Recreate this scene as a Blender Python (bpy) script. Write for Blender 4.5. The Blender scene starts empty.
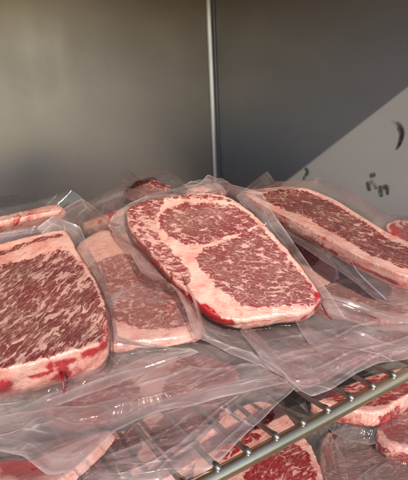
import bpy, math, random
import numpy as np

random.seed(7); rng = np.random.default_rng(7)
scene = bpy.context.scene
col = scene.collection

# ------------------------------------------------------------------ survey of the place
# World: X runs along the shelf's front rail, Y from the front to the back, Z up, shelf wires at Z = 0.
# at() turns a surveyed picture point plus its real height into a world point.
CX, CY, F = 204.0, 240.0, 524.77
V1 = np.array([1082.956 - CX, 13.052 - CY, F]); V2 = np.array([-151.962 - CX, 74.798 - CY, F])
AX = V1 / np.linalg.norm(V1); AY = V2 / np.linalg.norm(V2)
AY = AY - AX * (AX @ AY); AY /= np.linalg.norm(AY)
AD = np.cross(AX, AY); AD = AD if AD[1] > 0 else -AD
HC = 0.2593
def ray(px, py):
    r = np.array([px - CX, py - CY, F])
    return np.array([r @ AX, r @ AY, -(r @ AD)])
CAM = np.array([0, 0, HC])
def at(px, py, z):
    d = ray(px, py)
    return CAM + d * ((z - HC) / d[2])
def on_plane(px, py, p0, n):
    d = ray(px, py)
    return CAM + d * (((p0 - CAM) @ n) / (d @ n))

# ------------------------------------------------------------------ node helpers
def new_mat(name):
    m = bpy.data.materials.new(name); m.use_nodes = True
    nt = m.node_tree; nt.nodes.clear()
    out = nt.nodes.new('ShaderNodeOutputMaterial')
    return m, nt, out
class G:
    def __init__(s, nt): s.nt = nt
    def n(s, t, **k):
        o = s.nt.nodes.new(t)
        for a, b in k.items(): setattr(o, a, b)
        return o
    def put(s, sock, v):
        if hasattr(v, 'is_output'): s.nt.links.new(v, sock)
        else: sock.default_value = v
    def math(s, op, a, b=0.0, c=None, clamp=False):
        o = s.n('ShaderNodeMath', operation=op); o.use_clamp = clamp
        s.put(o.inputs[0], a); s.put(o.inputs[1], b)
        if c is not None: s.put(o.inputs[2], c)
        return o.outputs[0]
    def step(s, v, a, b):                       # smoothstep a..b
        o = s.n('ShaderNodeMapRange', interpolation_type='SMOOTHSTEP')
        s.put(o.inputs[0], v); s.put(o.inputs[1], a); s.put(o.inputs[2], b)
        s.put(o.inputs[3], 0.0); s.put(o.inputs[4], 1.0)
        return o.outputs[0]
    def mix(s, f, a, b):
        o = s.n('ShaderNodeMix', data_type='RGBA')
        s.put(o.inputs[0], f)
        for i, v in ((6, a), (7, b)):
            if isinstance(v, tuple) and len(v) == 3: v = v + (1,)
            s.put(o.inputs[i], v)
        return o.outputs[2]
    def noise(s, vec, scale, detail=2.0, rough=0.5, dist=0.0):
        o = s.n('ShaderNodeTexNoise')
        s.put(o.inputs['Vector'], vec); o.inputs['Scale'].default_value = scale
        o.inputs['Detail'].default_value = detail; o.inputs['Roughness'].default_value = rough
        o.inputs['Distortion'].default_value = dist
        return o.outputs['Fac'], o.outputs['Color']
    def mapping(s, vec, scale=(1, 1, 1), rot=(0, 0, 0), loc=(0, 0, 0)):
        o = s.n('ShaderNodeMapping'); s.put(o.inputs[0], vec)
        o.inputs[1].default_value = loc; o.inputs[2].default_value = rot; o.inputs[3].default_value = scale
        return o.outputs[0]
    def attr(s, name):
        return s.n('ShaderNodeAttribute', attribute_name=name).outputs['Fac']
    def vadd(s, a, b, scale):
        m = s.n('ShaderNodeVectorMath', operation='MULTIPLY_ADD')
        s.put(m.inputs[0], b); m.inputs[1].default_value = (scale,) * 3; s.put(m.inputs[2], a)
        return m.outputs[0]
    def bump(s, h, strength, dist=0.001, normal=None):
        o = s.n('ShaderNodeBump'); o.inputs['Strength'].default_value = strength
        o.inputs['Distance'].default_value = dist; s.put(o.inputs['Height'], h)
        if normal is not None: s.put(o.inputs['Normal'], normal)
        return o.outputs[0]

# ------------------------------------------------------------------ materials
def meat_material(name, lean_a, lean_b, fat, size=1.0, stretch=2.2, dens=0.5, ang=0.0, coarse=0.5, seed=0.0):
    m, nt, out = new_mat(name); g = G(nt)
    tc = g.n('ShaderNodeTexCoord').outputs['Object']
    tc = g.mapping(tc, loc=(seed, seed * 0.37, 0))
    warp = g.noise(tc, 38 / size, 2)[1]
    p = g.vadd(tc, warp, 0.0075 * size)
    w2 = g.noise(tc, 130 / size, 2)[1]
    p = g.vadd(p, w2, 0.0022 * size)
    p = g.mapping(p, rot=(0, 0, -ang))
    p = g.mapping(p, scale=(1 / stretch, 1, 0.7))
    big = g.noise(tc, 30 / size, 2)[0]                       # density varies over the muscle
    mb = g.attr('marb')
    n3 = g.noise(p, 62 / size, 2.0, 0.5)[0]
    n1 = g.noise(g.mapping(p, loc=(.3, .7, .1)), 190 / size, 3.0, 0.6)[0]
    n5 = g.noise(g.mapping(p, loc=(.6, .1, .4)), 110 / size, 2.0, 0.5)[0]
    n2 = g.noise(g.mapping(p, loc=(.9, .2, .5)), 330 / size, 2.0, 0.6)[0]
    n4 = g.noise(g.mapping(p, loc=(.1, .6, .8)), 640 / size, 2.0, 0.6)[0]
    k1 = g.noise(g.mapping(tc, loc=(.5, .5, .2)), 75 / size, 2)[0]
    k2 = g.noise(g.mapping(tc, loc=(.2, .8, .2)), 95 / size, 2)[0]
    def ridge(n, w):                                         # a vein: a level line of the noise, its width swelling and pinching off
        v = g.math('ABSOLUTE', g.math('SUBTRACT', n, 0.5))
        q = g.math('SUBTRACT', v, w)
        return g.math('SUBTRACT', 1.0, g.step(q, -0.018, 0.014))
    w3 = g.math('MULTIPLY', g.math('SUBTRACT', k1, 0.43), 0.17 * coarse)
    w1 = g.math('ADD', g.math('MULTIPLY', g.math('SUBTRACT', k2, 0.43), 0.30 * dens), g.math('MULTIPLY', mb, 0.035))
    c3 = ridge(n3, w3)
    c1 = g.step(g.math('ADD', n1, g.math('ADD', g.math('MULTIPLY', g.math('SUBTRACT', k2, 0.5), 0.22), g.math('MULTIPLY', mb, 0.10))), 0.60 - 0.06 * dens, 0.67 - 0.06 * dens)
    c5 = ridge(n5, g.math('SUBTRACT', g.math('MULTIPLY', g.math('SUBTRACT', k2, 0.50), 0.34 * dens), 0.008))
    c1 = g.math('MAXIMUM', c1, g.math('MULTIPLY', c5, 0.9))
    den = g.math('ADD', g.math('MULTIPLY', g.math('SUBTRACT', big, 0.5), 0.28), g.math('MULTIPLY', mb, 0.05))
    b2 = g.step(g.math('ADD', n2, den), 0.60 - 0.06 * dens, 0.72 - 0.06 * dens)
    b4 = g.step(g.math('ADD', n4, g.math('MULTIPLY', den, 0.6)), 0.47, 0.68)
    vein = g.math('MAXIMUM', g.math('MULTIPLY', c3, 0.95), g.math('MULTIPLY', c1, 0.85))
    vein = g.math('MAXIMUM', vein, g.math('MULTIPLY', b2, 0.5))
    vein = g.math('MAXIMUM', vein, g.math('MULTIPLY', b4, 0.26))
    ln = g.noise(tc, 110, 3, 0.6)[0]
    ln2 = g.noise(tc, 420, 2, 0.6)[0]
    d = g.math('ADD', g.attr('lean'), g.math('MULTIPLY', g.math('SUBTRACT', ln, 0.5), 0.012))
    d = g.math('ADD', d, g.math('MULTIPLY', g.math('SUBTRACT', ln2, 0.5), 0.005))
    L = g.step(d, -0.0009, 0.0008)
    lowv = g.noise(tc, 45, 3, 0.6)[0]
    hi = g.noise(tc, 800, 2, 0.5)[0]
    lean = g.mix(g.step(g.math('ADD', lowv, g.math('MULTIPLY', g.math('SUBTRACT', hi, .5), .7)), 0.34, 0.62), lean_a, lean_b)
    ox = g.step(g.noise(tc, 16, 2)[0], 0.42, 0.62)             # browner where air has got at it
    lean = g.mix(g.math('MULTIPLY', ox, 0.5), lean, (lean_a[0] * 1.2, lean_a[1] * 0.62, lean_a[2] * 0.95))
    red = (lean_a[0] * 1.15, lean_a[1] * 0.45, lean_a[2] * 0.62)
    edge = g.math('SUBTRACT', 1.0, g.step(g.math('ADD', d, g.math('MULTIPLY', g.math('SUBTRACT', lowv, .5), .016)), 0.001, 0.011))
    lean = g.mix(g.math('MAXIMUM', g.math('MULTIPLY', edge, 0.75), mb), lean, red)
    fv = g.noise(tc, 60, 4, 0.65)[0]
    fat_c = g.mix(g.step(fv, 0.35, 0.68), tuple(fat), (fat[0] * 0.90, fat[1] * 0.62, fat[2] * 0.60))
    fl = g.noise(g.mapping(tc, rot=(0, 0, .6 - ang), scale=(.3, 1, 1)), 230, 3, 0.6, 0.4)[0]
    fat_c = g.mix(g.math('MULTIPLY', g.step(g.math('ADD', fl, g.math('MULTIPLY', g.math('SUBTRACT', fv, .5), .3)), 0.58, 0.70), 0.55), fat_c, (0.40, 0.085, 0.08))
    fgr = g.noise(tc, 520, 3, 0.7)[0]
    fat_c = g.mix(g.math('MULTIPLY', g.step(fgr, 0.45, 0.75), 0.25), fat_c, (fat[0] * 0.75, fat[1] * 0.6, fat[2] * 0.5))
    vein_c = g.mix(g.math('ADD', 0.10, g.math('MULTIPLY', hi, 0.25)), tuple(fat), lean_b)
    lean = g.mix(vein, lean, vein_c)
    base = g.mix(L, fat_c, lean)
    bn_ = g.noise(tc, 120, 4, 0.65, 0.6)[0]
    bl = g.math('ADD', g.attr('blood'), g.math('MULTIPLY', g.math('SUBTRACT', bn_, 0.5), 1.5))
    bl = g.math('MULTIPLY', bl, g.step(g.attr('blood'), 0.04, 0.2))
    B = g.math('MULTIPLY', g.step(bl, 0.36, 0.75), 0.95)
    B2 = g.math('MULTIPLY', g.step(bl, 0.08, 0.6), 0.55)
    base = g.mix(B2, base, (0.48, 0.05, 0.05))
    base = g.mix(B, base, (0.38, 0.006, 0.012))
    pr = g.n('ShaderNodeBsdfPrincipled')
    g.put(pr.inputs['Base Color'], base)
    pr.inputs['Subsurface Weight'].default_value = 0.25
    pr.inputs['Subsurface Radius'].default_value = (1.0, 0.25, 0.2)
    pr.inputs['Subsurface Scale'].default_value = 0.0016
    g.put(pr.inputs['Roughness'], g.math('SUBTRACT', 0.5, g.math('MULTIPLY', B, 0.25)))
    bh = g.math('ADD', g.math('MULTIPLY', vein, 0.5), g.math('MULTIPLY', g.noise(tc, 240, 3, 0.6)[0], 1.0))
    g.put(pr.inputs['Normal'], g.bump(bh, 0.55, 0.0009))
    # the vacuum film clings to the face: a thin clear gloss with fine wrinkles
    pr.inputs['Coat Weight'].default_value = 0.75
    pr.inputs['Coat Roughness'].default_value = 0.2
    pr.inputs['Coat IOR'].default_value = 1.45
    wr = g.noise(g.mapping(tc, rot=(0, 0, 0.8), scale=(0.3, 1, 1)), 170, 4, 0.6, 0.6)[0]
    g.put(pr.inputs['Coat Normal'], g.bump(wr, 0.8, 0.0014))
    nt.links.new(pr.outputs[0], out.inputs[0])
    return m

def film_material(name, tint=(0.78, 0.67, 0.675), haze=0.84, rough=0.15, bmp=0.0014, clear=(0.985, 0.975, 0.975)):
    m, nt, out = new_mat(name); g = G(nt)
    tc = g.n('ShaderNodeTexCoord').outputs['Object']
    n1 = g.noise(g.mapping(tc, rot=(0.2, 0.3, 0.55), scale=(0.3, 1, 1)), 34, 4, 0.6, 0.5)[0]
    hz = g.attr('haze')
    warp = g.vadd(tc, g.noise(tc, 14, 2)[1], 0.03)
    crk = g.noise(g.mapping(warp, rot=(0.3, 0.2, 0.5), scale=(0.2, 1, 1)), 80, 4, 0.55, 0.6)[0]
    crk2 = g.noise(g.mapping(warp, rot=(0.1, 0.5, -0.7), scale=(0.12, 1, 1)), 60, 3, 0.55, 0.4)[0]
    vo = g.n('ShaderNodeTexVoronoi', feature='DISTANCE_TO_EDGE')
    g.put(vo.inputs['Vector'], g.mapping(warp, rot=(0, 0, 0.35), scale=(0.35, 1, 1))); vo.inputs['Scale'].default_value = 26
    crease = g.math('MULTIPLY', g.math('SUBTRACT', 1.0, g.step(vo.outputs['Distance'], 0.0, 0.028)), g.step(g.noise(tc, 20, 1)[0], 0.45, 0.6))
    ridge = g.math('MULTIPLY', g.math('SUBTRACT', 1.0, g.step(g.math('ABSOLUTE', g.math('SUBTRACT', crk2, 0.5)), 0.0, 0.012)), g.step(n1, 0.45, 0.65))
    fac = g.math('MULTIPLY', hz, g.math('ADD', 0.42, g.math('MULTIPLY', g.step(n1, 0.25, 0.75), 1.05)))
    fac = g.math('ADD', fac, g.math('MULTIPLY', g.math('MULTIPLY', g.math('MAXIMUM', ridge, crease), hz), 1.1))
    fac = g.math('MULTIPLY', fac, haze, clamp=True)
    hgt = g.math('ADD', crk, g.math('ADD', g.math('MULTIPLY', crk2, 0.35), g.math('MULTIPLY', crease, 0.5)))
    bn = g.bump(hgt, 0.5, bmp)
    tr = g.n('ShaderNodeBsdfTransparent'); tr.inputs[0].default_value = clear + (1,)
    df = g.n('ShaderNodeBsdfDiffuse'); df.inputs[0].default_value = tint + (1,); g.put(df.inputs['Normal'], bn)
    tl = g.n('ShaderNodeBsdfTranslucent'); tl.inputs[0].default_value = tint + (1,)
    mk = g.n('ShaderNodeMixShader'); mk.inputs[0].default_value = 0.45
    nt.links.new(df.outputs[0], mk.inputs[1]); nt.links.new(tl.outputs[0], mk.inputs[2])
    b = g.n('ShaderNodeMixShader'); g.put(b.inputs[0], fac)
    nt.links.new(tr.outputs[0], b.inputs[1]); nt.links.new(mk.outputs[0], b.inputs[2])
    gl = g.n('ShaderNodeBsdfGlossy'); gl.inputs['Roughness'].default_value = rough; g.put(gl.inputs['Normal'], bn)
    lw = g.n('ShaderNodeLayerWeight'); lw.inputs[0].default_value = 0.5; g.put(lw.inputs['Normal'], bn)
    fr = g.math('ADD', 0.045, g.math('MULTIPLY', g.math('POWER', lw.outputs['Facing'], 4.0), 0.6), clamp=True)
    o = g.n('ShaderNodeMixShader'); g.put(o.inputs[0], fr)
    nt.links.new(b.outputs[0], o.inputs[1]); nt.links.new(gl.outputs[0], o.inputs[2])
    nt.links.new(o.outputs[0], out.inputs[0])
    return m

def metal_material(name, base, rough, scl=(1, 1, 0.02), bump=0.12, metallic=1.0, dark_mark=0.25, fine=700):
    m, nt, out = new_mat(name); g = G(nt)
    tc = g.n('ShaderNodeTexCoord').outputs['Object']
    br = g.noise(g.mapping(tc, scale=scl), fine, 3, 0.6)[0]
    sm = g.noise(tc, 7, 4, 0.6, 0.5)[0]
    sm2 = g.noise(g.mapping(tc, scale=(1, 1, 0.18)), 30, 3, 0.6)[0]
    pr = g.n('ShaderNodeBsdfPrincipled')
    g.put(pr.inputs['Base Color'], g.mix(g.math('MULTIPLY', g.step(sm, 0.35, 0.7), dark_mark), base, tuple(c * 0.72 for c in base)))
    pr.inputs['Metallic'].default_value = metallic
    r = g.math('ADD', rough, g.math('MULTIPLY', g.math('SUBTRACT', sm, 0.5), 0.22))
    r = g.math('ADD', r, g.math('MULTIPLY', g.math('SUBTRACT', sm2, 0.5), 0.10))
    g.put(pr.inputs['Roughness'], g.math('ADD', r, g.math('MULTIPLY', g.math('SUBTRACT', br, 0.5), 0.03), clamp=True))
    g.put(pr.inputs['Normal'], g.bump(br, bump, 0.0004))
    nt.links.new(pr.outputs[0], out.inputs[0])
    return m

def plain(name, c, rough=0.5, spec=0.5, alpha=None):
    m, nt, out = new_mat(name); g = G(nt)
    tc = g.n('ShaderNodeTexCoord').outputs['Object']
    pr = g.n('ShaderNodeBsdfPrincipled')
    g.put(pr.inputs['Base Color'], g.mix(g.noise(tc, 180, 3)[0], c, tuple(x * 0.6 for x in c)))
    pr.inputs['Roughness'].default_value = rough
    if alpha is not None:
        g.put(pr.inputs['Alpha'], g.math('MULTIPLY', g.math('MULTIPLY', g.step(g.noise(tc, 90, 2)[0], 0.15, 0.55), g.step(g.attr('fade'), 0.0, 0.8)), alpha))
    nt.links.new(pr.outputs[0], out.inputs[0])
    return m

FAT = (0.76, 0.475, 0.41)
M = {}
M['centre'] = meat_material('marbled_meat_fine', (0.180, 0.036, 0.038), (0.225, 0.076, 0.062), FAT, 0.74, 2.6, 0.58, 0.0, 0.45, 0.3)
M['front'] = meat_material('marbled_meat_coarse', (0.150, 0.034, 0.033), (0.19, 0.066, 0.052), FAT, 0.86, 3.4, 0.75, 0.0, 0.62, 1.3)
M['wall'] = meat_material('marbled_meat_brown', (0.150, 0.034, 0.030), (0.19, 0.065, 0.050), FAT, 0.95, 2.2, 0.45, 0.0, 0.35, 2.1)
M['under'] = meat_material('marbled_meat_pale', (0.22, 0.050, 0.042), (0.27, 0.085, 0.065), FAT, 0.95, 1.5, 0.5, 0.0, 0.35, 3.7)
M['low'] = meat_material('marbled_meat_red', (0.24, 0.018, 0.022), (0.29, 0.038, 0.036), FAT, 1.0, 2.6, 0.42, 0.0, 0.7, 4.4)
M['dark'] = meat_material('dark_meat', (0.15, 0.012, 0.014), (0.20, 0.03, 0.028), FAT, 1.0, 1.6, 0.3, 0.0, 0.3, 5.2)
M['film'] = film_material('milky_vacuum_film')
M['film_clear'] = film_material('clear_vacuum_film', haze=0.55, rough=0.14)
M['film_gray'] = film_material('gray_vacuum_film', tint=(0.5, 0.48, 0.48), haze=0.55, rough=0.12)
M['film_low'] = film_material('crinkled_gray_film', tint=(0.55, 0.51, 0.50), haze=0.6, rough=0.10, bmp=0.006)
M['blood'] = plain('meat_juice', (0.24, 0.008, 0.010), 0.25)
M['steel_back'] = metal_material('brushed_steel_back', (0.55, 0.50, 0.45), 0.36, metallic=.82, bump=.0, fine=90)
M['steel_side'] = metal_material('brushed_steel_side', (0.49, 0.49, 0.505), 0.33, metallic=.28, bump=.03)
M['steel_floor'] = metal_material('dull_steel_floor', (0.22, 0.20, 0.19), 0.45, metallic=.4)
M['steel_bright'] = metal_material('bright_steel', (0.5, 0.52, 0.56), 0.3)
M['wire'] = metal_material('zinc_wire', (0.74, 0.62, 0.43), 0.34, (1, 1, 1), 0.35, 1.0, 0.8, 260)
M['cross'] = metal_material('gray_zinc_wire', (0.42, 0.40, 0.36), 0.36, (1, 1, 1), 0.05, 1.0, 0.4, 300)
M['dark_mark'] = plain('dark_wall_mark', (0.06, 0.05, 0.045), 0.45, alpha=0.62)

# ------------------------------------------------------------------ object helpers
def link_mesh(name, verts, faces, mat, parent=None, attrs=None, smooth=True):
    me = bpy.data.meshes.new(name)
    me.from_pydata([tuple(map(float, v)) for v in verts], [], faces)
    me.validate(); me.update()
    me.materials.append(mat)
    if smooth: me.polygons.foreach_set('use_smooth', [True] * len(me.polygons))
    for k, v in (attrs or {}).items():
        a = me.attributes.new(k, 'FLOAT', 'POINT'); a.data.foreach_set('value', np.asarray(v, dtype=np.float32))
    o = bpy.data.objects.new(name, me); col.objects.link(o)
    if parent is not None: o.parent = parent
    return o
def thing(name, label, cat, mat4=None, loc=(0, 0, 0), group=None):
    o = bpy.data.objects.new(name, None); col.objects.link(o); o.empty_display_size = 0.02
    if mat4 is not None: o.matrix_world = mat4
    else: o.location = loc
    o['label'] = label; o['category'] = cat
    if group: o['group'] = group
    return o

def catmull(pts, per=10, closed=True):
    pts = np.asarray(pts, float); n = len(pts); out = []
    for i in range(n if closed else n - 1):
        p0, p1, p2, p3 = [pts[(i + k) % n] if closed else pts[min(max(i + k, 0), n - 1)] for k in (-1, 0, 1, 2)]
        for j in range(per):
            t = j / per
            out.append(0.5 * ((2 * p1) + (-p0 + p2) * t + (2 * p0 - 5 * p1 + 4 * p2 - p3) * t * t + (-p0 + 3 * p1 - 3 * p2 + p3) * t ** 3))
    if not closed: out.append(pts[-1])
    return np.array(out)
def resample(poly, n, closed=True):
    p = np.vstack([poly, poly[:1]]) if closed else np.asarray(poly)
    s = np.r_[0, np.cumsum(np.linalg.norm(np.diff(p, axis=0), axis=1))]
    t = np.linspace(0, s[-1], n + 1)[:-1] if closed else np.linspace(0, s[-1], n)
    return np.stack([np.interp(t, s, p[:, k]) for k in range(p.shape[1])], 1)
def sdist(P, poly):                              # signed distance, positive inside
    a = poly; b = np.roll(poly, -1, 0)
    best = np.full(len(P), 9.0); inside = np.zeros(len(P), bool)
    for (ax, ay), (bx, by) in zip(a, b):
        ex, ey = bx - ax, by - ay
        t = np.clip(((P[:, 0] - ax) * ex + (P[:, 1] - ay) * ey) / (ex * ex + ey * ey + 1e-15), 0, 1)
        best = np.minimum(best, np.hypot(P[:, 0] - ax - t * ex, P[:, 1] - ay - t * ey))
        c = (ay > P[:, 1]) != (by > P[:, 1])
        with np.errstate(divide='ignore', invalid='ignore'):
            inside ^= c & (P[:, 0] < ex * (P[:, 1] - ay) / (by - ay + 1e-15) + ax)
    return np.where(inside, best, -best)
def wob(x, seed, f=1.0):                         # smooth 1-D noise from a few sines
    r = np.random.default_rng(seed); y = 0
    for k in range(1, 8):
        y = y + np.sin(x * k * f + r.uniform(0, 6.28)) * r.uniform(0.4, 1) / (k ** 0.7)
    return y / 2.2
def lump(x, y, seed, f):                         # smooth 2-D noise from crossed waves
    r = np.random.default_rng(seed); s = 0
    for k in range(9):
        a = r.uniform(0, 6.28); ff = f * r.uniform(0.5, 1.8)
        s = s + np.sin((x * np.cos(a) + y * np.sin(a)) * ff + r.uniform(0, 6.28))
    return s / 4.0

class Steak:
    """A slab of meat with its own plane, outline, muscles and thickness; its bag is grown from its rim."""
    def __init__(s, name, label, plane, outline, mat, thick=0.025, muscles=(), marb=(), blood=(), grain=None,
                 round_=0.0038, seed=1, side_lean=(), lumpy=0.0016, rimblood=0.6, rough=1.0, group='vacuum packed steaks piled on the shelves', n=300, rings=80):
        A, B, C_ = [at(*p) for p in plane]
        nrm = np.cross(B - A, C_ - A); nrm /= np.linalg.norm(nrm)
        if nrm[2] < 0: nrm = -nrm
        pts = np.array([on_plane(x, y, A, nrm) for x, y in outline])
        o = pts.mean(0)
        if grain: g0, g1 = on_plane(*grain[0], A, nrm), on_plane(*grain[1], A, nrm); u = g1 - g0
        else: u = B - A
        u = u - nrm * (u @ nrm); u /= np.linalg.norm(u); v = np.cross(nrm, u)
        s.o, s.u, s.v, s.n, s.A, s.T = o, u, v, nrm, A, thick
        from mathutils import Matrix
        mw = Matrix(((u[0], v[0], nrm[0], o[0]), (u[1], v[1], nrm[1], o[1]), (u[2], v[2], nrm[2], o[2]), (0, 0, 0, 1)))
        s.mw = mw
        s.root = thing(name, label, 'steak', mw, group=group)
        loc2 = lambda q: np.stack([(q - o) @ u, (q - o) @ v], 1)
        px2 = lambda L: loc2(np.array([on_plane(x, y, A, nrm) for x, y in L]))
        poly = catmull(px2(outline), 12)
        ang = np.arctan2(poly[:, 1], poly[:, 0]); rad = np.hypot(poly[:, 0], poly[:, 1])
        i = np.argsort(ang); ang, rad = ang[i], rad[i]
        th = np.linspace(-math.pi, math.pi, n, endpoint=False)
        R = np.interp(th, np.r_[ang - 2 * math.pi, ang, ang + 2 * math.pi], np.r_[rad, rad, rad])
        R = R + rough * (0.0010 * wob(th * 7, seed) + 0.0007 * wob(th * 23, seed + 1)) * (R > 0.02)
        s.th, s.R = th, R
        r = min(round_, thick * 0.45)
        V, d_in, kind = [], [], []
        ss = 1 - (1 - np.linspace(0, 1, rings)) ** 1.25
        cosm = np.cos(th), np.sin(th)
        for q in ss[1:]:
            x, y = cosm[0] * R * q, cosm[1] * R * q
            de = R * (1 - q)
            z = -(r - np.sqrt(np.clip(r * r - np.clip(r - de, 0, r) ** 2, 0, None))) * 0.75
            z = z + lumpy * lump(x, y, seed, 75) * np.clip(0.25 + de / 0.010, 0, 1)
            V.append(np.stack([x, y, z], 1)); kind.append(np.zeros(n))
        nside = 12
        for k in range(1, nside + 1):
            t = k / nside
            bulge = 0.0014 * math.sin(t * math.pi) + 0.0022 * wob(th * 6 + t * 3, seed + 3) * math.sin(t * math.pi)
            RR = R + bulge - 0.004 * t ** 4
            z = -r * 0.75 - (thick - r * 0.75) * t
            V.append(np.stack([cosm[0] * RR, cosm[1] * RR, np.full(n, z)], 1)); kind.append(np.full(n, t))
        Rl = R - 0.004
        for q in (0.8, 0.4):
            V.append(np.stack([cosm[0] * Rl * q, cosm[1] * Rl * q, np.full(n, -thick)], 1)); kind.append(np.ones(n))
        V = np.vstack([[[0, 0, lumpy * lump(0, 0, seed, 75)]]] + V + [[[0, 0, -thick]]])
        kind = np.r_[0, np.concatenate(kind), 1]
        nr = (len(V) - 2) // n
        Fc = [(0, 1 + j, 1 + (j + 1) % n) for j in range(n)]
        for a in range(nr - 1):
            for j in range(n):
                b0 = 1 + a * n; b1 = b0 + n; k = (j + 1) % n
                Fc.append((b0 + j, b1 + j, b1 + k, b0 + k))
        last = 1 + (nr - 1) * n; e = len(V) - 1
        Fc += [(e, last + (j + 1) % n, last + j) for j in range(n)]
        P2 = V[:, :2]
        lean = np.full(len(V), -0.02)
        for mu in muscles: lean = np.maximum(lean, sdist(P2, catmull(px2(mu), 6)))
        marbA = np.zeros(len(V))
        for mu, w in marb: marbA = np.maximum(marbA, w * np.clip(sdist(P2, catmull(px2(mu), 6)) / 0.004 + 0.5, 0, 1))
        lean = np.where(kind > 0.02, np.minimum(lean, -0.0035), lean)
        tv = np.arctan2(P2[:, 1], P2[:, 0])
        for (p, w, t0, t1, amt) in side_lean:            # lean that shows on the cut side: middle point, half-angle, from-to depth
            c2 = px2([p])[0]; c = math.atan2(c2[1], c2[0]); dd = np.abs((tv - c + math.pi) % (2 * math.pi) - math.pi)
            msk = (kind > 0.02) & (kind < 0.99)
            f = np.minimum((w - dd) * 0.06, np.minimum(kind - t0, t1 - kind) * thick)
            lean = np.where(msk, np.maximum(lean, np.clip(f, -0.0035, 0.01) * amt), lean)
        bl = np.zeros(len(V))
        for it in blood:
            if len(it) == 5: pts_, dz, rad_, w = [(it[0], it[1])], it[2], it[3], it[4]
            else: pts_, dz, rad_, w = it
            c2 = px2(pts_)
            if len(c2) > 1: c2 = resample(c2, 24, False)
            for q in c2:
                dist2 = ((V - np.r_[q, dz]) ** 2).sum(1); bl = np.maximum(bl, 1.35 * w * np.exp(-dist2 / (2 * rad_ * rad_)))
        de_ = np.where(kind > 0.01, 0, np.interp(tv, th, R, period=2 * math.pi) - np.hypot(P2[:, 0], P2[:, 1]))
        rim = np.exp(-de_ / 0.0016) * np.where(kind > 0.01, np.clip(0.35 + kind, 0, 1), 0.8)
        bl = np.maximum(bl, rimblood * rim * np.clip(0.35 + 0.9 * wob(tv * 4, seed + 40), 0, 1))
        s.meat = link_mesh('meat', V, Fc, mat, s.root, dict(lean=lean, marb=marbA, blood=bl))
        s.name = name
    def w2l(s, p):
        q = np.asarray(p) - s.o
        return np.stack([q @ s.u, q @ s.v, q @ s.n], -1)
    def bag(s, outline, mat, att=0.75, haze=(0.10, 0.30, 0.42), cover=0.0, nseg=560, nr=72, wr=0.0022, seed=5, drop=0.6, rad=26, edge=0.55, sharp=True, ew=.0014, creases=()):
        pl = np.array([at(*p) for p in outline])
        loc = s.w2l(pl)
        if not sharp: loc = catmull(loc, 8)
        ol = resample(loc, nseg)
        for _ in range(2): ol = 0.25 * np.roll(ol, 1, 0) + 0.5 * ol + 0.25 * np.roll(ol, -1, 0)
        arc = np.linspace(0, 2 * math.pi, nseg, endpoint=False)
        ol[:, 2] += 0.0016 * wob(arc * 3, seed + 1)
        ol[:, :2] *= (1 + 0.006 * wob(arc * 4, seed + 2))[:, None]
        th = np.unwrap(np.arctan2(ol[:, 1], ol[:, 0]))
        Rr = np.interp((th + math.pi) % (2 * math.pi) - math.pi, np.r_[s.th - 2 * math.pi, s.th, s.th + 2 * math.pi], np.r_[s.R, s.R, s.R])
        c, sn = np.cos(th), np.sin(th)
        rings, hz = [], []
        def ring(k, z, h):
            rings.append(np.stack([c * (Rr + k), sn * (Rr + k), np.full(nseg, z)], 1)); hz.append(np.full(nseg, h))
        if cover > 0:
            for q in (0.04, 0.2, 0.4, 0.6, 0.75, 0.88):
                x, y = c * Rr * q, sn * Rr * q
                rings.append(np.stack([x, y, 0.0022 + 0.0010 * lump(x, y, seed, 120)], 1)); hz.append(np.full(nseg, cover))
            ring(-0.003, 0.0016, cover)
        ring(0.0004, -0.0012, max(haze[0], cover * .8)); ring(0.0030, -0.006, haze[0]); 
        zatt = -s.T * att
        for k in range(1, 4):
            ring(0.0032, -0.006 + (zatt + 0.006) * k / 3, haze[0] * (1 + .3 * k))
        base = rings[-1].copy()
        vec = ol - base
        cr = []
        for (pl_, hw, ah, az) in creases:
            q_ = s.w2l(np.array([at(*p) for p in pl_]))
            cr += [(q_[i_], q_[i_ + 1], hw, ah, az) for i_ in range(len(q_) - 1)]
        wz = wob(arc * rad * 0.35, seed + 4) * 0.6 + wob(arc * rad, seed + 5) * 0.5
        wz2 = wob(arc * 2.5, seed + 9)
        tt = 1 - (1 - np.linspace(0, 1, nr + 1)) ** 1.35
        for k in range(1, nr + 1):
            t = tt[k]
            P = base + vec * t
            lnz = base[:, 2] + vec[:, 2] * (t ** drop)
            P[:, 2] = lnz
            env = math.sin(math.pi * min(1, t * 0.93 + 0.04)) ** 0.8
            L = np.clip(np.hypot(vec[:, 0], vec[:, 1]) / 0.05, 0.15, 1.6)
            P[:, 2] += wr * L * (wz * (1 - t) ** 2 * env * 1.5 + 0.9 * lump(P[:, 0], P[:, 1], seed + 11, 110) * env + 0.12 * lump(P[:, 0] * 0.4, P[:, 1], seed + 13, 260) * env)
            rings.append(P)
            h = haze[1] + (haze[2] - haze[1]) * t
            h = h * (0.55 + 0.45 * min(1, t / 0.15))
            dd = np.linalg.norm(vec, axis=1) * (1 - t)
            h = h + (edge - h) * 1.25 * np.exp(-(dd / ew) ** 2) + 0.22 * np.exp(-((dd - 0.010) / 0.0009) ** 2) + 0.16 * np.exp(-((dd - 0.0135) / 0.0009) ** 2)
            hz.append(h)
            for (c0, c1, hw, ah, az) in cr:
                e2 = c1[:2] - c0[:2]; tq = np.clip(((P[:, :2] - c0[:2]) @ e2) / (e2 @ e2), 0, 1)
                dq = np.hypot(*(P[:, :2] - c0[:2] - tq[:, None] * e2).T); fd = np.sin(np.pi * np.clip(tq * .9 + .05, 0, 1)) ** .5
                gq = np.exp(-(dq / hw) ** 2) * fd
                P[:, 2] += az * gq; hz[-1] = hz[-1] + ah * gq
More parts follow.
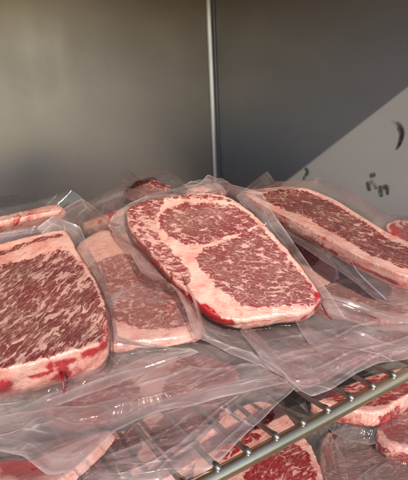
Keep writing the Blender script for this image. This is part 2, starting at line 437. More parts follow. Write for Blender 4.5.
        V = np.vstack(rings); nr_ = len(rings)
        Fc = []
        for a in range(nr_ - 1):
            for j in range(nseg):
                k = (j + 1) % nseg
                Fc.append((a * nseg + j, (a + 1) * nseg + j, (a + 1) * nseg + k, a * nseg + k))
        s.bagob = link_mesh('vacuum_bag', V, Fc, mat, s.root, dict(haze=np.concatenate(hz)))
        return s.bagob
    def patch(s, name, top, bottom, mat, haze=(0.2, 0.4), nu=90, nv=30, wr=0.0015, seed=3, edge=0.6):
        a = resample(catmull(s.w2l(np.array([at(*p) for p in top])), 8, False), nu, False)
        b = resample(catmull(s.w2l(np.array([at(*p) for p in bottom])), 8, False), nu, False)
        V, hz = [], []
        for k in range(nv + 1):
            t = k / nv; P = a * (1 - t) + b * t
            P[:, 2] += wr * lump(P[:, 0], P[:, 1], seed, 120) * math.sin(math.pi * t)
            V.append(P); h = haze[0] + (haze[1] - haze[0]) * t
            hz.append(np.full(nu, edge if t > 0.955 else h))
        Fc = [(k * nu + j, (k + 1) * nu + j, (k + 1) * nu + j + 1, k * nu + j + 1) for k in range(nv) for j in range(nu - 1)]
        return link_mesh(name, np.vstack(V), Fc, mat, s.root, dict(haze=np.concatenate(hz)))

def tube(pts, r, seg=12, ball=None):
    pts = np.asarray(pts, float); V, Fc = [], []
    rr = r if hasattr(r, '__len__') else [r] * len(pts)
    for i, p in enumerate(pts):
        d = pts[min(i + 1, len(pts) - 1)] - pts[max(i - 1, 0)]; d /= np.linalg.norm(d)
        a = np.cross(d, [0, 0, 1.0]); a = a / np.linalg.norm(a) if np.linalg.norm(a) > 1e-4 else np.array([1.0, 0, 0]); b = np.cross(a, d)
        for k in range(seg):
            t = 2 * math.pi * k / seg; V.append(p + rr[i] * (a * math.cos(t) + b * math.sin(t)))
    n = len(pts)
    for i in range(n - 1):
        for k in range(seg):
            Fc.append((i * seg + k, i * seg + (k + 1) % seg, (i + 1) * seg + (k + 1) % seg, (i + 1) * seg + k))
    Fc.append(tuple(range(seg))[::-1]); Fc.append(tuple(range((n - 1) * seg, n * seg)))
    return V, Fc
def box(lo, hi):
    (a, b, c), (d, e, f) = lo, hi
    V = [(a, b, c), (d, b, c), (d, e, c), (a, e, c), (a, b, f), (d, b, f), (d, e, f), (a, e, f)]
    return V, [(0, 3, 2, 1), (4, 5, 6, 7), (0, 1, 5, 4), (1, 2, 6, 5), (2, 3, 7, 6), (3, 0, 4, 7)]

# ------------------------------------------------------------------ the cold cabinet
XW, YB, XL, ZF, ZC, YE = 0.52, 0.775, -0.62, -0.125, 0.36, 0.184
YR0 = 0.0
cab = thing('cold_cabinet', 'brushed stainless steel cabinet interior with a corner behind the piled steaks', 'cabinet', loc=(0, YB, ZF))
def cpart(name, lo, hi, mat):
    V, Fc = box(lo, hi)
    return link_mesh(name, [np.array(v) - (0, YB, ZF) for v in V], Fc, mat, cab, smooth=False)
cpart('back_panel', (XL, YB, ZF), (XW, YB + .02, ZC), M['steel_back'])
cpart('side_panel', (XW, YR0, ZF), (XW + .02, YB + .02, ZC), M['steel_side'])
cpart('side_panel', (XL - .02, YR0, ZF), (XL, YB + .02, ZC), M['steel_side'])
cpart('top_panel', (XL - .02, YE, ZC), (XW + .02, YB + .02, ZC + .03), M['steel_back'])
cpart('floor_panel', (XL - .02, YR0, ZF - .02), (XW + .02, YB + .02, ZF), M['steel_floor'])
V, Fc = [], []
for i, z in enumerate((ZF + .001, ZC - .001)):
    for k in range(9):
        t = math.pi / 2 * k / 8
        V.append(np.array([XW - 0.010 * (1 - math.sin(t)) - .0005, YB - 0.010 * (1 - math.cos(t)) - .0005, z]) - (0, YB, ZF))
Fc = [(k, k + 1, k + 10, k + 9) for k in range(8)]
link_mesh('corner_strip', V, Fc, M['steel_bright'], cab)
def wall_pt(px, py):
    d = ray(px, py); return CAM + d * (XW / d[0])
def dark_mark(px_list, wd):  # a dark stroke with faded edges, laid just off the right side panel
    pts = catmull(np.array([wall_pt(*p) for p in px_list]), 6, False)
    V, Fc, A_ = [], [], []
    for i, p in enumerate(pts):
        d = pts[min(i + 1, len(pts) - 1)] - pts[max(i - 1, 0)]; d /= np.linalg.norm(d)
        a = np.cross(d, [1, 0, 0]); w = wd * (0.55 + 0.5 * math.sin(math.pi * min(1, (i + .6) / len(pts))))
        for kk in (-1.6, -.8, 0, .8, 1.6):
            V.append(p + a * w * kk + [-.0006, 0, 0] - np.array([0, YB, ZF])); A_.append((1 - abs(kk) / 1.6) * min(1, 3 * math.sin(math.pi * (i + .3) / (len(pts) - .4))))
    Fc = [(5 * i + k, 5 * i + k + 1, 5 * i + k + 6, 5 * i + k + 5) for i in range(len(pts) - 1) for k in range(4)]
    link_mesh('dark_mark', V, Fc, M['dark_mark'], cab, dict(fade=A_))
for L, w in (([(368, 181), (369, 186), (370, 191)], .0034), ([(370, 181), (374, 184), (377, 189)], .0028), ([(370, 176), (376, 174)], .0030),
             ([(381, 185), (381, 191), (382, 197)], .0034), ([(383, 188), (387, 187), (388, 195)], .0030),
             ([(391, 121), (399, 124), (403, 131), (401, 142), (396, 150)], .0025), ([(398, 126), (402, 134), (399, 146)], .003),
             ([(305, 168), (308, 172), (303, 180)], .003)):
    dark_mark(L, w)

# ------------------------------------------------------------------ the wire shelf
YR = 0.236
shelf = thing('wire_shelf', 'zinc wire shelf with a thick front rail and thin cross wires under the steaks', 'shelf', loc=(0, YR, 0))
def spart(name, pts, r, seg=14, mat='wire'):
    V, Fc = tube([np.array(p) - (0, YR, 0) for p in pts], r, seg)
    return link_mesh(name, V, Fc, M[mat], shelf)
spart('front_rail', [(x, YR, -.0044) for x in np.linspace(-.55, .505, 12)], .0054, 32)
spart('back_rail', [(x, .745, -.0045) for x in (-.55, 0, .505)], .003)
spart('cross_bar', [(x, .49, -.0045) for x in (-.55, 0, .505)], .003)
x0 = float(at(302, 424, 0)[0])
for i in range(-28, 10):
    x = x0 + i * 0.0254
    if x > .505 or x < -.5: continue
    spart('cross_wire', [(x, YR - .0022, -.0005), (x, YR - .0012, .0012), (x, YR + .002, .0022), (x, YR + .006, .0012), (x, YR + .02, 0), (x, .5, 0), (x, .745, 0)],
          [.0010, .0022, .0025, .0022, .0019, .0019, .0019], 12, 'cross')

# ------------------------------------------------------------------ steaks on the shelf
ST = {}
c = ST['C'] = Steak('vacuum_packed_steak', 'large ribeye with two oval eyes split by fat, in the middle of the pile',
    [(128, 215, .112), (240, 200, .118), (310, 312, .036)],
    [(126, 214), (131, 206), (148, 199), (178, 194), (205, 192), (228, 196), (243, 205), (263, 222), (286, 247), (305, 271), (318, 289), (321, 300), (313, 310), (298, 315), (275, 317), (250, 321), (228, 320), (210, 312), (195, 299), (180, 285), (164, 268), (149, 251), (137, 237), (129, 226)],
    M['centre'], 0.021,
    muscles=[[(160, 216), (168, 208), (185, 203), (205, 203), (226, 205), (243, 211), (256, 224), (240, 233), (224, 237), (208, 243), (190, 243), (175, 239), (165, 232), (160, 223)],
             [(197, 256), (205, 248), (222, 242), (242, 235), (258, 228), (270, 237), (290, 260), (307, 280), (318, 297), (311, 307), (290, 306), (265, 309), (245, 306), (228, 295), (210, 278), (199, 266)],
             [(127, 214), (132, 206), (148, 200), (163, 199), (159, 211), (156, 221), (160, 236), (172, 251), (185, 264), (190, 279), (180, 283), (164, 266), (148, 249), (136, 235), (129, 225)],
             [(165, 198), (190, 195), (215, 196), (235, 203), (215, 199), (190, 198)]],
    marb=[([(126, 212), (145, 202), (160, 200), (157, 220), (172, 250), (190, 265), (190, 285), (160, 262), (130, 228)], .75)],
    blood=[([(190, 297), (203, 308), (212, 317), (230, 321)], -.007, .0040, 1.15), ([(136, 238), (160, 266), (186, 293)], -.010, .003, .8), ([(204, 306), (210, 311), (218, 317)], -.002, .0025, .9), (319, 304, -.006, .004, 1.0), (318, 295, 0, .003, .7), (306, 316, -.008, .003, .6)],
    side_lean=[((140, 245), 0.75, 0.0, 0.95, 1.0)],
    grain=((215, 262), (262, 268)), seed=11, n=340, rings=96)
c.bag([(108, 226, .096), (112, 216, .105), (130, 203, .112), (150, 194, .122), (185, 186, .128), (199, 184, .130), (208, 174, .142), (232, 185, .138), (262, 193, .128), (275, 215, .10), (300, 252, .075), (328, 292, .045), (345, 318, .028),
       (372, 330, .020), (408, 330, .018), (450, 325, .016), (440, 345, .012), (408, 359, .008), (380, 363, .008), (355, 373, .008), (330, 390, .008), (312, 397, .008), (299, 390, .010), (284, 378, .013), (262, 366, .018), (232, 355, .024), (206, 341, .034), (195, 337, .044),
       (190, 324, .054), (185, 307, .064), (177, 292, .073), (167, 282, .079), (152, 279, .083), (142, 273, .087), (134, 259, .094), (124, 242, .098), (114, 234, .094)],
      M['film'], att=.8, haze=(.02, .32, .42), seed=21, edge=.8,
      creases=[([(206, 338, .03), (250, 354, .02), (298, 388, .011)], .0012, .28, .0012), ([(258, 345, .02), (300, 336, .02), (335, 328, .02)], .0010, .22, .0008),
               ([(276, 359, .017), (330, 343, .018)], .0011, .25, .0006), ([(280, 364, .015), (334, 348, .016)], .0009, .2, .0006), ([(240, 329, .03), (272, 360, .02), (300, 389, .011)], .0018, .25, .002),
               ([(310, 372, .01), (350, 352, .012), (408, 338, .014)], .0012, .2, .001), ([(330, 384, .008), (380, 352, .01)], .0009, .18, .0008), ([(345, 330, .022), (400, 345, .014)], .001, .2, .001)])
c.patch('vacuum_bag_fold', [(245, 322, .028), (262, 338, .026), (280, 358, .022), (301, 391, .014)], [(240, 331, .032), (253, 347, .030), (272, 370, .024), (297, 392, .014)], M['film'], (.15, .3), seed=4)

a = ST['A'] = Steak('vacuum_packed_steak', 'broad coarsely marbled steak at the near left with a red drip on its edge',
    [(0, 240, .106), (65, 230, .106), (50, 362, .056)],
    [(-70, 285), (-35, 254), (0, 242), (30, 235), (58, 229), (67, 231), (77, 249), (91, 271), (102, 294), (107, 315), (107, 334), (102, 343), (85, 349), (60, 355), (30, 363), (0, 370), (-40, 384), (-78, 372), (-88, 325)],
    M['front'], 0.036,
    muscles=[[(-80, 300), (-35, 275), (0, 265), (30, 258), (52, 252), (66, 250), (76, 258), (89, 276), (100, 298), (106, 318), (104, 338), (80, 348), (50, 355), (20, 364), (0, 368), (-40, 380), (-72, 365)],
             [(-30, 258), (0, 249), (30, 241), (58, 233), (64, 236), (40, 242), (10, 251), (-28, 264)]],
    marb=[([(64, 240), (80, 252), (108, 300), (108, 345), (85, 350), (92, 310), (70, 270)], .35), ([(-80, 385), (108, 352), (108, 335), (60, 343), (0, 356), (-80, 370)], .4)],
    blood=[([(107, 325), (105, 340), (92, 348), (84, 351)], -.005, .0028, .75), ([(72, 355), (60, 358), (50, 361)], -.008, .0026, 1.0), ([(62, 357), (61, 357)], -.014, .003, 1.1), ([(62, 357), (58, 358)], -.022, .004, 1.3), ([(50, 360), (20, 368), (-5, 374)], -.014, .0018, .8), (0, 372, -.018, .006, .9), ([(90, 270), (104, 300), (108, 325)], -.004, .0018, .7)],
    grain=((10, 330), (60, 285)), seed=31, n=340, rings=90)
a.bag([(-100, 300, .09), (-60, 240, .11), (-10, 228, .115), (30, 224, .112), (60, 219, .113), (80, 226, .105), (88, 245, .09), (101, 268, .08), (112, 300, .066), (117, 335, .048), (150, 347, .034), (190, 349, .030), (200, 352, .028), (140, 374, .022), (90, 394, .018), (45, 410, .017), (0, 425, .017), (-60, 440, .017), (-110, 400, .04)],
      M['film'], att=.97, haze=(.02, .22, .34), seed=41, edge=.75,
      creases=[([(0, 416, .018), (60, 398, .018), (130, 371, .022)], .0012, .25, .0012), ([(50, 402, .018), (120, 374, .022), (195, 351, .029)], .0010, .28, .0010),
               ([(95, 372, .03), (150, 352, .032), (196, 347, .032)], .0010, .2, .0010), ([(20, 412, .018), (60, 392, .02), (85, 372, .03)], .0010, .2, .001)])
V, Fc = tube(a.w2l(np.array([at(61, 372, .050), at(63, 380, .046), at(63.5, 387, .042), at(64, 391, .0395), at(64, 394, .0385)])), [.0016, .0009, .0006, .0007, .0003])
link_mesh('juice_drip', V, Fc, M['blood'], a.root)

d = ST['D'] = Steak('vacuum_packed_steak', 'long brownish steak tilted against the right wall with a fatty blood spotted side',
    [(250, 192, .108), (318, 192, .108), (395, 268, .078)],
    [(243, 192), (262, 188), (285, 186), (308, 188), (331, 197), (356, 211), (381, 227), (408, 242), (428, 256), (426, 274), (405, 275), (382, 266), (356, 254), (330, 240), (305, 226), (280, 213), (258, 202)],
    M['wall'], 0.017,
    muscles=[[(256, 195), (285, 190), (308, 192), (330, 201), (355, 216), (380, 232), (405, 247), (421, 262), (405, 268), (384, 260), (358, 247), (332, 233), (308, 219), (284, 208), (264, 200)]],
    blood=[([(305, 228), (322, 237), (336, 244)], -.012, .0018, .85), ([(352, 253), (366, 260), (380, 266), (398, 273)], -.011, .0017, .85), (262, 203, -.01, .005, .9), (250, 198, -.01, .005, 1.0)],
    rough=.25, rimblood=0.75, grain=((300, 205), (345, 218)), seed=51, n=320, rings=80)
d.bag([(236, 196, .110), (247, 186, .118), (255, 180, .125), (267, 171, .135), (275, 181, .128), (300, 181, .125), (318, 178, .125), (340, 186, .122), (365, 199, .118), (385, 211, .112), (400, 219, .108), (440, 240, .1), (470, 275, .08), (430, 300, .062), (395, 306, .058), (375, 298, .056), (355, 282, .060), (335, 268, .066), (300, 246, .078), (262, 222, .09), (245, 207, .1)],
      M['film'], att=.85, haze=(.04, .16, .26), seed=61, edge=.45)
d.patch('vacuum_bag_fold', [(270, 189, .118), (305, 205, .115), (335, 217, .112), (365, 243, .1), (392, 272, .088)], [(276, 197, .117), (297, 226, .102), (330, 238, .094), (346, 250, .091), (357, 272, .084), (386, 300, .068)], M['film_clear'], (.0, .10), seed=14, edge=.7)

e = ST['E'] = Steak('vacuum_packed_steak', 'dull shaded steak wedged lower down between the central and right hand steaks',
    [(245, 222, .060), (300, 230, .058), (315, 275, .030)],
    [(228, 215), (248, 208), (272, 212), (300, 228), (328, 255), (338, 275), (325, 286), (300, 285), (275, 266), (250, 240)],
    M['under'], 0.022,
    muscles=[[(232, 217), (250, 212), (272, 216), (298, 231), (318, 254), (312, 266), (290, 262), (262, 240)]], grain=((250, 225), (290, 250)), seed=71, n=200, rings=60)
e.bag([(215, 215, .06), (245, 200, .068), (280, 208, .066), (320, 235, .056), (350, 270, .034), (360, 292, .024), (330, 300, .022), (300, 297, .022), (265, 275, .034), (235, 240, .05)], M['film'], haze=(.15, .25, .3), cover=.22, seed=81)

q = ST['Q'] = Steak('vacuum_packed_steak', 'flat steak blurred under pink milky film below the blood spotted right steak',
    [(310, 290, .028), (400, 285, .028), (370, 320, .022)],
    [(300, 300), (318, 288), (345, 278), (385, 280), (430, 285), (460, 305), (440, 322), (408, 322), (378, 318), (350, 311), (325, 308)],
    M['under'], 0.014,
    muscles=[[(315, 297), (340, 284), (385, 286), (430, 292), (440, 308), (405, 313), (370, 308), (330, 301)]],
    blood=[([(328, 309), (345, 312), (362, 315), (376, 318)], -.004, .0028, 1.2), (322, 308, -.006, .003, .8)],
    grain=((320, 295), (380, 290)), seed=91, n=200, rings=50)
q.bag([(285, 300, .026), (315, 272, .030), (360, 262, .032), (430, 270, .032), (480, 300, .03), (470, 320, .026), (408, 323, .026), (375, 327, .026), (350, 330, .0255), (330, 336, .025), (310, 344, .025), (300, 330, .025)], M['film'], haze=(.2, .32, .4), cover=.30, seed=101, edge=.6)

b = ST['B'] = Steak('vacuum_packed_steak', 'pale steak seen dull through milky film between the near left and central steaks',
    [(100, 250, .072), (150, 250, .068), (150, 340, .034)],
    [(70, 262), (80, 242), (98, 231), (120, 228), (142, 238), (166, 256), (186, 284), (200, 312), (201, 331), (185, 337), (140, 341), (108, 344), (86, 330), (74, 295)],
    M['under'], 0.011,
    muscles=[[(82, 280), (96, 264), (118, 255), (142, 257), (166, 270), (186, 296), (198, 318), (186, 327), (150, 329), (118, 322), (92, 308)]],
    marb=[([(95, 265), (120, 262), (150, 272), (180, 312), (150, 325), (110, 312)], .3)],
    blood=[([(108, 342), (140, 340), (175, 337), (192, 334)], -.012, .0025, 1.0), (95, 300, 0, .003, .6)],
    grain=((110, 300), (160, 290)), seed=111, n=240, rings=60)
b.bag([(66, 260, .085), (36, 228, .112), (45, 221, .117), (58, 212, .122), (82, 198, .133), (100, 212, .118), (114, 224, .102), (138, 230, .085), (168, 250, .078), (190, 290, .062), (203, 330, .036), (215, 345, .026), (250, 360, .02), (290, 382, .013), (240, 394, .014), (195, 405, .015), (160, 412, .016), (135, 421, .018), (115, 430, .022), (94, 451, .027), (70, 472, .029), (48, 474, .029), (24, 456, .029), (-30, 446, .03), (-90, 430, .032), (-40, 400, .035), (40, 380, .035), (80, 340, .045), (75, 300, .07)],
      M['film'], haze=(.10, .33, .44), cover=.20, seed=121, edge=.9, att=.9, ew=.0018,
      creases=[([(120, 392, .02), (190, 372, .018), (270, 366, .016)], .0012, .24, .0014), ([(140, 402, .016), (200, 384, .016), (250, 362, .02)], .0010, .22, .0010),
               ([(60, 425, .022), (110, 402, .02), (150, 372, .024)], .0012, .22, .0012), ([(20, 440, .024), (80, 420, .022)], .0012, .2, .001), ([(180, 395, .014), (235, 358, .02)], .001, .2, .0008)])

nn = ST['N'] = Steak('vacuum_packed_steak', 'pink fatty steak half hidden under a film bulge behind the pale milky steak',
    [(90, 232, .070), (115, 198, .102), (168, 196, .104)],
    [(82, 222), (95, 207), (115, 198), (140, 192), (168, 193), (185, 197), (165, 212), (140, 228), (115, 238), (92, 236)],
    M['under'], 0.02, muscles=[[(98, 228), (112, 220), (135, 210), (130, 222), (112, 232)], [(120, 203), (150, 196), (170, 197), (150, 203)]],
    blood=[(112, 215, 0, .004, 1.0), (100, 222, 0, .003, .7)], seed=131, n=180, rings=50)
nn.bag([(60, 240, .07), (76, 220, .09), (86, 203, .118), (102, 194, .125), (120, 188, .13), (150, 189, .13), (175, 188, .13), (200, 192, .125), (190, 215, .09), (150, 240, .065), (110, 250, .06)], M['film'], haze=(.12, .2, .26), cover=.16, seed=141, edge=.5)

f = ST['F'] = Steak('vacuum_packed_steak', 'steak on edge at the far left showing only its white and red streaked fat side',
    [(0, 215, .128), (58, 205, .128), (0, 232, .104)],
    [(-60, 228), (-30, 221), (0, 215), (30, 209), (56, 204), (63, 207), (60, 214), (45, 224), (20, 229), (0, 233), (-35, 240), (-62, 242)],
    M['dark'], 0.010, muscles=[[(-5, 234), (22, 229), (34, 226), (38, 212), (27, 210), (20, 222), (0, 227)], [(43, 224), (50, 206), (57, 204), (55, 218), (47, 223)], [(-40, 232), (-15, 222), (-18, 236)], [(2, 216), (14, 213), (14, 223), (4, 224)]],
    blood=[(30, 222, 0, .005, .8), (52, 212, 0, .004, .6), (4, 229, 0, .004, .8), (62, 206, 0, .003, .8)], seed=151, n=200, rings=40)
f.bag([(-80, 245, .09), (-75, 218, .125), (-30, 200, .14), (0, 196, .142), (25, 195, .14), (50, 196, .138), (72, 190, .142), (84, 199, .132), (70, 215, .11), (45, 232, .1), (0, 242, .09)], M['film_gray'], haze=(.05, .2, .3), seed=161, edge=.4)

gst = ST['G'] = Steak('vacuum_packed_steak', 'small dark red steak corner peeking out behind the top of the pile in loose film',
    [(130, 188, .120), (160, 186, .126), (145, 178, .136)],
    [(126, 190), (132, 184), (143, 178), (154, 177), (162, 182), (172, 186), (170, 192), (150, 195), (135, 195)],
    M['dark'], 0.008, muscles=[[(124, 191), (132, 183), (143, 177), (156, 176), (166, 183), (164, 192), (145, 196)]], seed=171, n=160, rings=40, side_lean=[((150, 195), 3.2, -.1, 1.1, 1.0)])
gst.bag([(112, 192, .118), (120, 183, .132), (126, 168, .155), (135, 176, .148), (148, 173, .15), (165, 170, .152), (182, 180, .138), (195, 188, .128), (180, 195, .12), (140, 200, .11)], M['film_clear'], haze=(.1, .2, .28), seed=181, edge=.35)

g2 = ST['G2'] = Steak('vacuum_packed_steak', 'thin pink steak edge showing behind the top rim of the central ribeye',
    [(188, 190, .125), (216, 184, .128), (200, 184, .132)],
    [(184, 191), (192, 187), (205, 184), (216, 182), (222, 185), (218, 190), (200, 193)],
    M['under'], 0.015, muscles=[[(188, 190), (198, 187), (210, 185), (205, 189)]], seed=191, n=140, rings=30)
g2.bag([(172, 192, .122), (182, 184, .135), (200, 180, .138), (222, 178, .138), (236, 186, .128), (222, 196, .118), (190, 200, .112)], M['film_clear'], haze=(.15, .22, .3), seed=201)

hst = ST['H'] = Steak('vacuum_packed_steak', 'red marbled steak corner at the right edge behind the tilted wall side steak',
    [(395, 228, .076), (430, 235, .076), (400, 240, .066)],
    [(384, 226), (392, 220), (410, 219), (440, 225), (450, 245), (425, 250), (405, 246), (392, 238)],
    M['low'], 0.02, muscles=[[(390, 227), (400, 222), (430, 227), (440, 240), (415, 244), (400, 238)]], blood=[(395, 232, 0, .004, .8)], seed=211, n=140, rings=36)
hst.bag([(370, 225, .075), (380, 213, .09), (400, 215, .09), (450, 218, .09), (470, 250, .07), (420, 262, .06), (390, 250, .06)], M['film_clear'], haze=(.15, .25, .3), seed=221, cover=.12)

r_ = ST['R'] = Steak('vacuum_packed_steak', 'steak barely showing as a dull pink shape under the milky film before the pale steak',
    [(80, 400, .011), (230, 365, .011), (150, 360, .011)],
    [(45, 398), (75, 378), (120, 362), (175, 352), (222, 358), (238, 372), (215, 386), (170, 396), (120, 410), (75, 420), (50, 414)],
    M['low'], 0.012, muscles=[[(20, 405), (75, 372), (105, 362), (130, 380), (140, 402), (75, 430), (40, 425)], [(165, 385), (190, 345), (235, 350), (250, 372), (215, 395), (170, 405)]], side_lean=[((100, 410), 3.2, -.1, 1.1, 1.0)], seed=351, n=180, rings=40)
r_.bag([(20, 410, .008), (60, 370, .012), (180, 340, .012), (255, 355, .010), (262, 375, .008), (220, 392, .006), (130, 420, .006), (60, 432, .006)], M['film_clear'], haze=(.1, .2, .25), seed=361, cover=.1)
s_ = ST['S'] = Steak('vacuum_packed_steak', 'steak glimpsed as a purple red shade through gray film just behind the front rail',
    [(280, 370, .006), (400, 345, .006), (340, 340, .006)],
    [(262, 362), (290, 345), (330, 336), (380, 332), (430, 335), (425, 348), (385, 352), (345, 362), (312, 378), (280, 378)],
    M['dark'], 0.010, muscles=[[(250, 364), (290, 335), (345, 325), (430, 325), (440, 350), (385, 360), (345, 372), (305, 390), (265, 385)]], side_lean=[((340, 365), 3.2, -.1, 1.1, 1.0)], seed=371, n=180, rings=40)
s_.bag([(250, 362, .002), (290, 335, .004), (380, 322, .004), (450, 325, .004), (440, 352, .003), (390, 356, .003), (350, 368, .003), (312, 386, .003), (270, 382, .003)], M['film_clear'], haze=(.1, .2, .25), seed=381, cover=.08)
l = ST['L'] = Steak('vacuum_packed_steak', 'steak at the bottom left corner with a long pale fat edge and a red pool',
    [(0, 475, .022), (60, 462, .022), (110, 432, .020)],
    [(-60, 480), (-10, 462), (30, 458), (60, 446), (90, 436), (111, 430), (106, 440), (88, 458), (70, 473), (50, 490), (10, 525), (-50, 540), (-80, 510)],
    M['low'], 0.009, muscles=[[(-60, 495), (-10, 485), (10, 490), (0, 520), (-50, 530)]],
    blood=[(16, 466, 0, .006, 1.2), (30, 470, 0, .006, 1.2), (8, 462, 0, .004, .9), (40, 468, 0, .004, .8), ([(66, 455), (82, 447), (98, 440)], 0, .0016, .95)], seed=231, n=220, rings=60)
l.bag([(-110, 470, .02), (-40, 425, .024), (20, 412, .022), (80, 405, .016), (150, 392, .010), (230, 380, .007), (299, 384, .006), (272, 410, .005), (252, 427, .005), (238, 441, .0045), (226, 455, .004), (212, 467, .003), (196, 478, -.004), (180, 500, -.012), (100, 540, -.014), (0, 580, -.01), (-110, 560, .01)],
      M['film'], haze=(.10, .40, .44), cover=.22, seed=241, rad=7, ew=.0022, edge=1.0, creases=[([(150, 476, .002), (195, 436, .004), (238, 398, .006)], .0011, .3, .0012), ([(158, 478, .002), (203, 437, .004), (246, 396, .006)], .0010, .26, .001), ([(100, 470, .006), (150, 448, .006), (190, 420, .006)], .0012, .22, .001), ([(110, 490, .002), (170, 462, .003)], .001, .2, .001), ([(210, 455, .004), (270, 398, .006)], .001, .2, .0008)], att=.8, wr=.0008)

# ------------------------------------------------------------------ steaks on the floor of the cabinet, below the shelf
GL = 'vacuum packed steaks below the wire shelf'
j = ST['J'] = Steak('vacuum_packed_steak', 'bright red steak with broad white streaks lying below the front rail at bottom centre',
    [(240, 470, -.070), (310, 460, -.070), (270, 415, -.070)],
    [(195, 462), (212, 432), (236, 408), (262, 400), (284, 410), (300, 430), (314, 450), (321, 470), (324, 495), (318, 530), (270, 560), (215, 540), (195, 500)],
    M['low'], 0.026,
    muscles=[[(243, 458), (262, 446), (285, 441), (302, 447), (311, 461), (316, 485), (312, 525), (270, 545), (252, 500)], [(247, 416), (258, 408), (270, 408), (273, 418), (262, 428), (250, 427)], [(214, 455), (226, 440), (243, 432), (262, 436), (245, 446), (228, 458)]],
    grain=((268, 480), (300, 450)), group=GL, seed=251, n=260, rings=70)
j.bag([(170, 480, -.08), (190, 420, -.08), (240, 385, -.08), (290, 395, -.08), (325, 425, -.082), (345, 460, -.085), (355, 520, -.09), (300, 580, -.09), (180, 570, -.09)], M['film_low'], haze=(.05, .2, .3), seed=261, wr=.0025)
k = ST['K'] = Steak('vacuum_packed_steak', 'steak under the rail at right with a thick pink fat rim and hanging red juice',
    [(330, 402, -.062), (390, 392, -.062), (370, 380, -.062)],
    [(312, 398), (328, 390), (350, 382), (375, 374), (405, 368), (425, 378), (412, 392), (396, 403), (380, 412), (358, 411), (335, 407)],
    M['low'], 0.020, muscles=[[(326, 399), (340, 390), (360, 383), (385, 376), (415, 372), (416, 386), (395, 399), (375, 406), (350, 405)]], side_lean=[((390, 406), .5, .1, .9, 1.0)],
    blood=[([(348, 409), (360, 412), (376, 412), (388, 408)], -.020, .0035, 1.15), ([(368, 412), (370, 414)], -.028, .0035, 1.0)], group=GL, seed=271, n=220, rings=50)
k.bag([(295, 400, -.075), (320, 380, -.07), (370, 362, -.07), (430, 355, -.07), (450, 395, -.075), (420, 415, -.08), (395, 435, -.085), (372, 445, -.088), (345, 440, -.088), (320, 425, -.085)], M['film_low'], haze=(.08, .28, .4), seed=281, wr=.0025)
k2 = ST['K2'] = Steak('vacuum_packed_steak', 'blurred pink red steak in wrinkled film at the lower right edge',
    [(390, 430, -.080), (430, 430, -.080), (420, 400, -.080)],
    [(376, 432), (384, 418), (400, 402), (430, 395), (470, 410), (480, 440), (450, 456), (410, 450), (388, 444)],
    M['low'], 0.02, muscles=[[(382, 426), (400, 408), (430, 399), (465, 412), (472, 438), (448, 450), (412, 446), (390, 440)]], side_lean=[((385, 438), 1.2, .1, .9, 1.0)], blood=[(384, 428, 0, .004, .8)], group=GL, seed=291, n=180, rings=50)
k2.bag([(335, 440, -.09), (350, 415, -.088), (380, 395, -.085), (440, 385, -.082), (500, 410, -.085), (500, 470, -.09), (440, 500, -.092), (370, 490, -.092), (340, 470, -.092)], M['film_low'], haze=(.1, .3, .36), cover=.22, seed=301, wr=.003)
k3 = ST['K3'] = Steak('vacuum_packed_steak', 'brownish steak dulled by crumpled shiny film right of the bright red steak below',
    [(340, 470, -.098), (390, 460, -.098), (360, 430, -.098)],
    [(322, 440), (345, 425), (372, 428), (398, 440), (425, 462), (430, 500), (390, 520), (345, 515), (322, 485)],
    M['wall'], 0.02, muscles=[[(326, 444), (346, 430), (372, 433), (395, 445), (420, 465), (422, 500), (390, 512), (348, 508), (328, 482)]], blood=[([(325, 448), (332, 460)], 0, .003, .9)], group=GL, seed=391, n=180, rings=40)
k3.bag([(305, 430, -.098), (340, 408, -.094), (380, 415, -.094), (420, 440, -.094), (460, 490, -.096), (420, 550, -.1), (340, 550, -.1), (310, 500, -.1)], M['film_low'], haze=(.1, .3, .35), cover=.42, seed=401, wr=.003)
mm = ST['M'] = Steak('vacuum_packed_steak', 'dark red steak seen through film and wires just left of the red steak below',
    [(170, 430, -.06), (210, 420, -.06), (190, 405, -.06)],
    [(120, 440), (140, 418), (170, 404), (205, 396), (228, 402), (222, 420), (205, 440), (170, 470), (140, 480), (118, 465)],
    M['dark'], 0.022, muscles=[[(150, 434), (172, 408), (205, 398), (226, 402), (218, 420), (195, 440), (165, 452)], [(118, 445), (138, 424), (142, 440), (132, 470), (118, 470)]], group=GL, seed=311, n=180, rings=50)
mm.bag([(100, 450, -.075), (120, 410, -.072), (170, 388, -.07), (230, 380, -.07), (242, 410, -.07), (220, 450, -.076), (170, 495, -.08), (120, 500, -.08)], M['film_low'], haze=(.05, .18, .25), seed=321)
m2 = ST['M2'] = Steak('vacuum_packed_steak', 'dark steak glimpsed through the small gap beside the bottom left fat edge',
    [(90, 460, -.07), (130, 450, -.07), (110, 435, -.07)],
    [(60, 470), (80, 445), (110, 430), (135, 432), (138, 450), (125, 480), (95, 510), (65, 500)],
    M['dark'], 0.025, muscles=[[(75, 465), (95, 447), (118, 438), (130, 445), (122, 470), (95, 490)]], group=GL, seed=331, n=150, rings=40)
m2.bag([(40, 480, -.085), (65, 435, -.08), (115, 415, -.078), (150, 428, -.078), (150, 470, -.082), (110, 530, -.09), (50, 530, -.09)], M['film_low'], haze=(.05, .15, .2), seed=341)

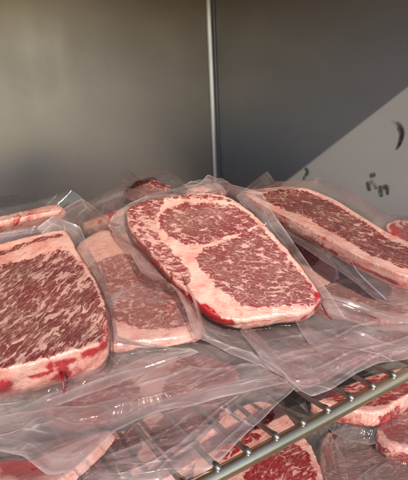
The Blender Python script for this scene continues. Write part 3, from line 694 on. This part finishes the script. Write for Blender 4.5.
def streak(st, pts, r):
    p = catmull(st.w2l(np.array([at(*q) for q in pts])), 6, False)
    k = np.linspace(0, 1, len(p)); rr = r * (np.sin(np.pi * np.clip(k * .9 + .08, 0, 1)) ** .7) * (1 + .25 * wob(k * 9, len(pts))) + .0002
    V, Fc = tube(p, list(rr), 10); link_mesh('juice_streak', V, Fc, M['blood'], st.root)
streak(c, [(321, 303, .044), (324, 309, .034), (328, 315, .028), (334, 322, .023)], .0006)
streak(q, [(326, 308, .0262), (342, 308, .0262), (352, 312, .0258), (364, 314, .0256), (377, 319, .0252)], .0013)
streak(k, [(370, 411, -.072), (371, 419, -.078), (369, 427, -.082)], .0012)
streak(k, [(352, 409, -.072), (347, 416, -.078)], .0009)
streak(a, [(106, 346, .050), (100, 351, .047), (88, 358, .042)], .0016)

# ------------------------------------------------------------------ camera
from mathutils import Matrix
R3 = np.array([[AX[0], -AX[1], -AX[2]], [AY[0], -AY[1], -AY[2]], [-AD[0], AD[1], AD[2]]])
cam = bpy.data.cameras.new('camera'); co = bpy.data.objects.new('camera', cam); col.objects.link(co)
co.matrix_world = Matrix(((R3[0, 0], R3[0, 1], R3[0, 2], 0), (R3[1, 0], R3[1, 1], R3[1, 2], 0), (R3[2, 0], R3[2, 1], R3[2, 2], HC), (0, 0, 0, 1)))
cam.sensor_fit = 'VERTICAL'; cam.sensor_height = 24; cam.lens = 24 * F / 480
cam.clip_start = 0.01; cam.clip_end = 100
scene.camera = co

# ------------------------------------------------------------------ daylight
sd = np.array([0.42, 1.0, -0.70]); sd /= np.linalg.norm(sd)          # the way the light travels
elev = math.asin(-sd[2]); azi = math.atan2(-sd[0], -sd[1])            # clockwise from +Y
w = bpy.data.worlds.new('World'); scene.world = w; w.use_nodes = True
nt = w.node_tree; bg = nt.nodes['Background']
sky = nt.nodes.new('ShaderNodeTexSky'); sky.sky_type = 'NISHITA'; sky.sun_disc = False
sky.sun_elevation = elev; sky.sun_rotation = azi
sky.dust_density = 0.3; sky.ozone_density = 2.5
nt.links.new(sky.outputs[0], bg.inputs[0]); bg.inputs[1].default_value = 0.12
sl = bpy.data.lights.new('sun', 'SUN'); sl.energy = 3.0; sl.angle = math.radians(0.6); sl.color = (1.0, 0.85, 0.68)
so = bpy.data.objects.new('sun', sl); col.objects.link(so)
from mathutils import Vector
so.rotation_euler = Vector(sd).to_track_quat('-Z', 'Y').to_euler()

scene.view_settings.view_transform = 'Standard'; scene.view_settings.look = 'None'
scene.view_settings.gamma = 1; scene.view_settings.exposure = 0.66
cy = scene.cycles
cy.transparent_max_bounces = 40; cy.adaptive_threshold = 0.03; cy.max_bounces = 8; cy.diffuse_bounces = 4; cy.glossy_bounces = 5
cy.use_denoising = True; cy.sample_clamp_indirect = 6; cy.caustics_reflective = False; cy.caustics_refractive = False
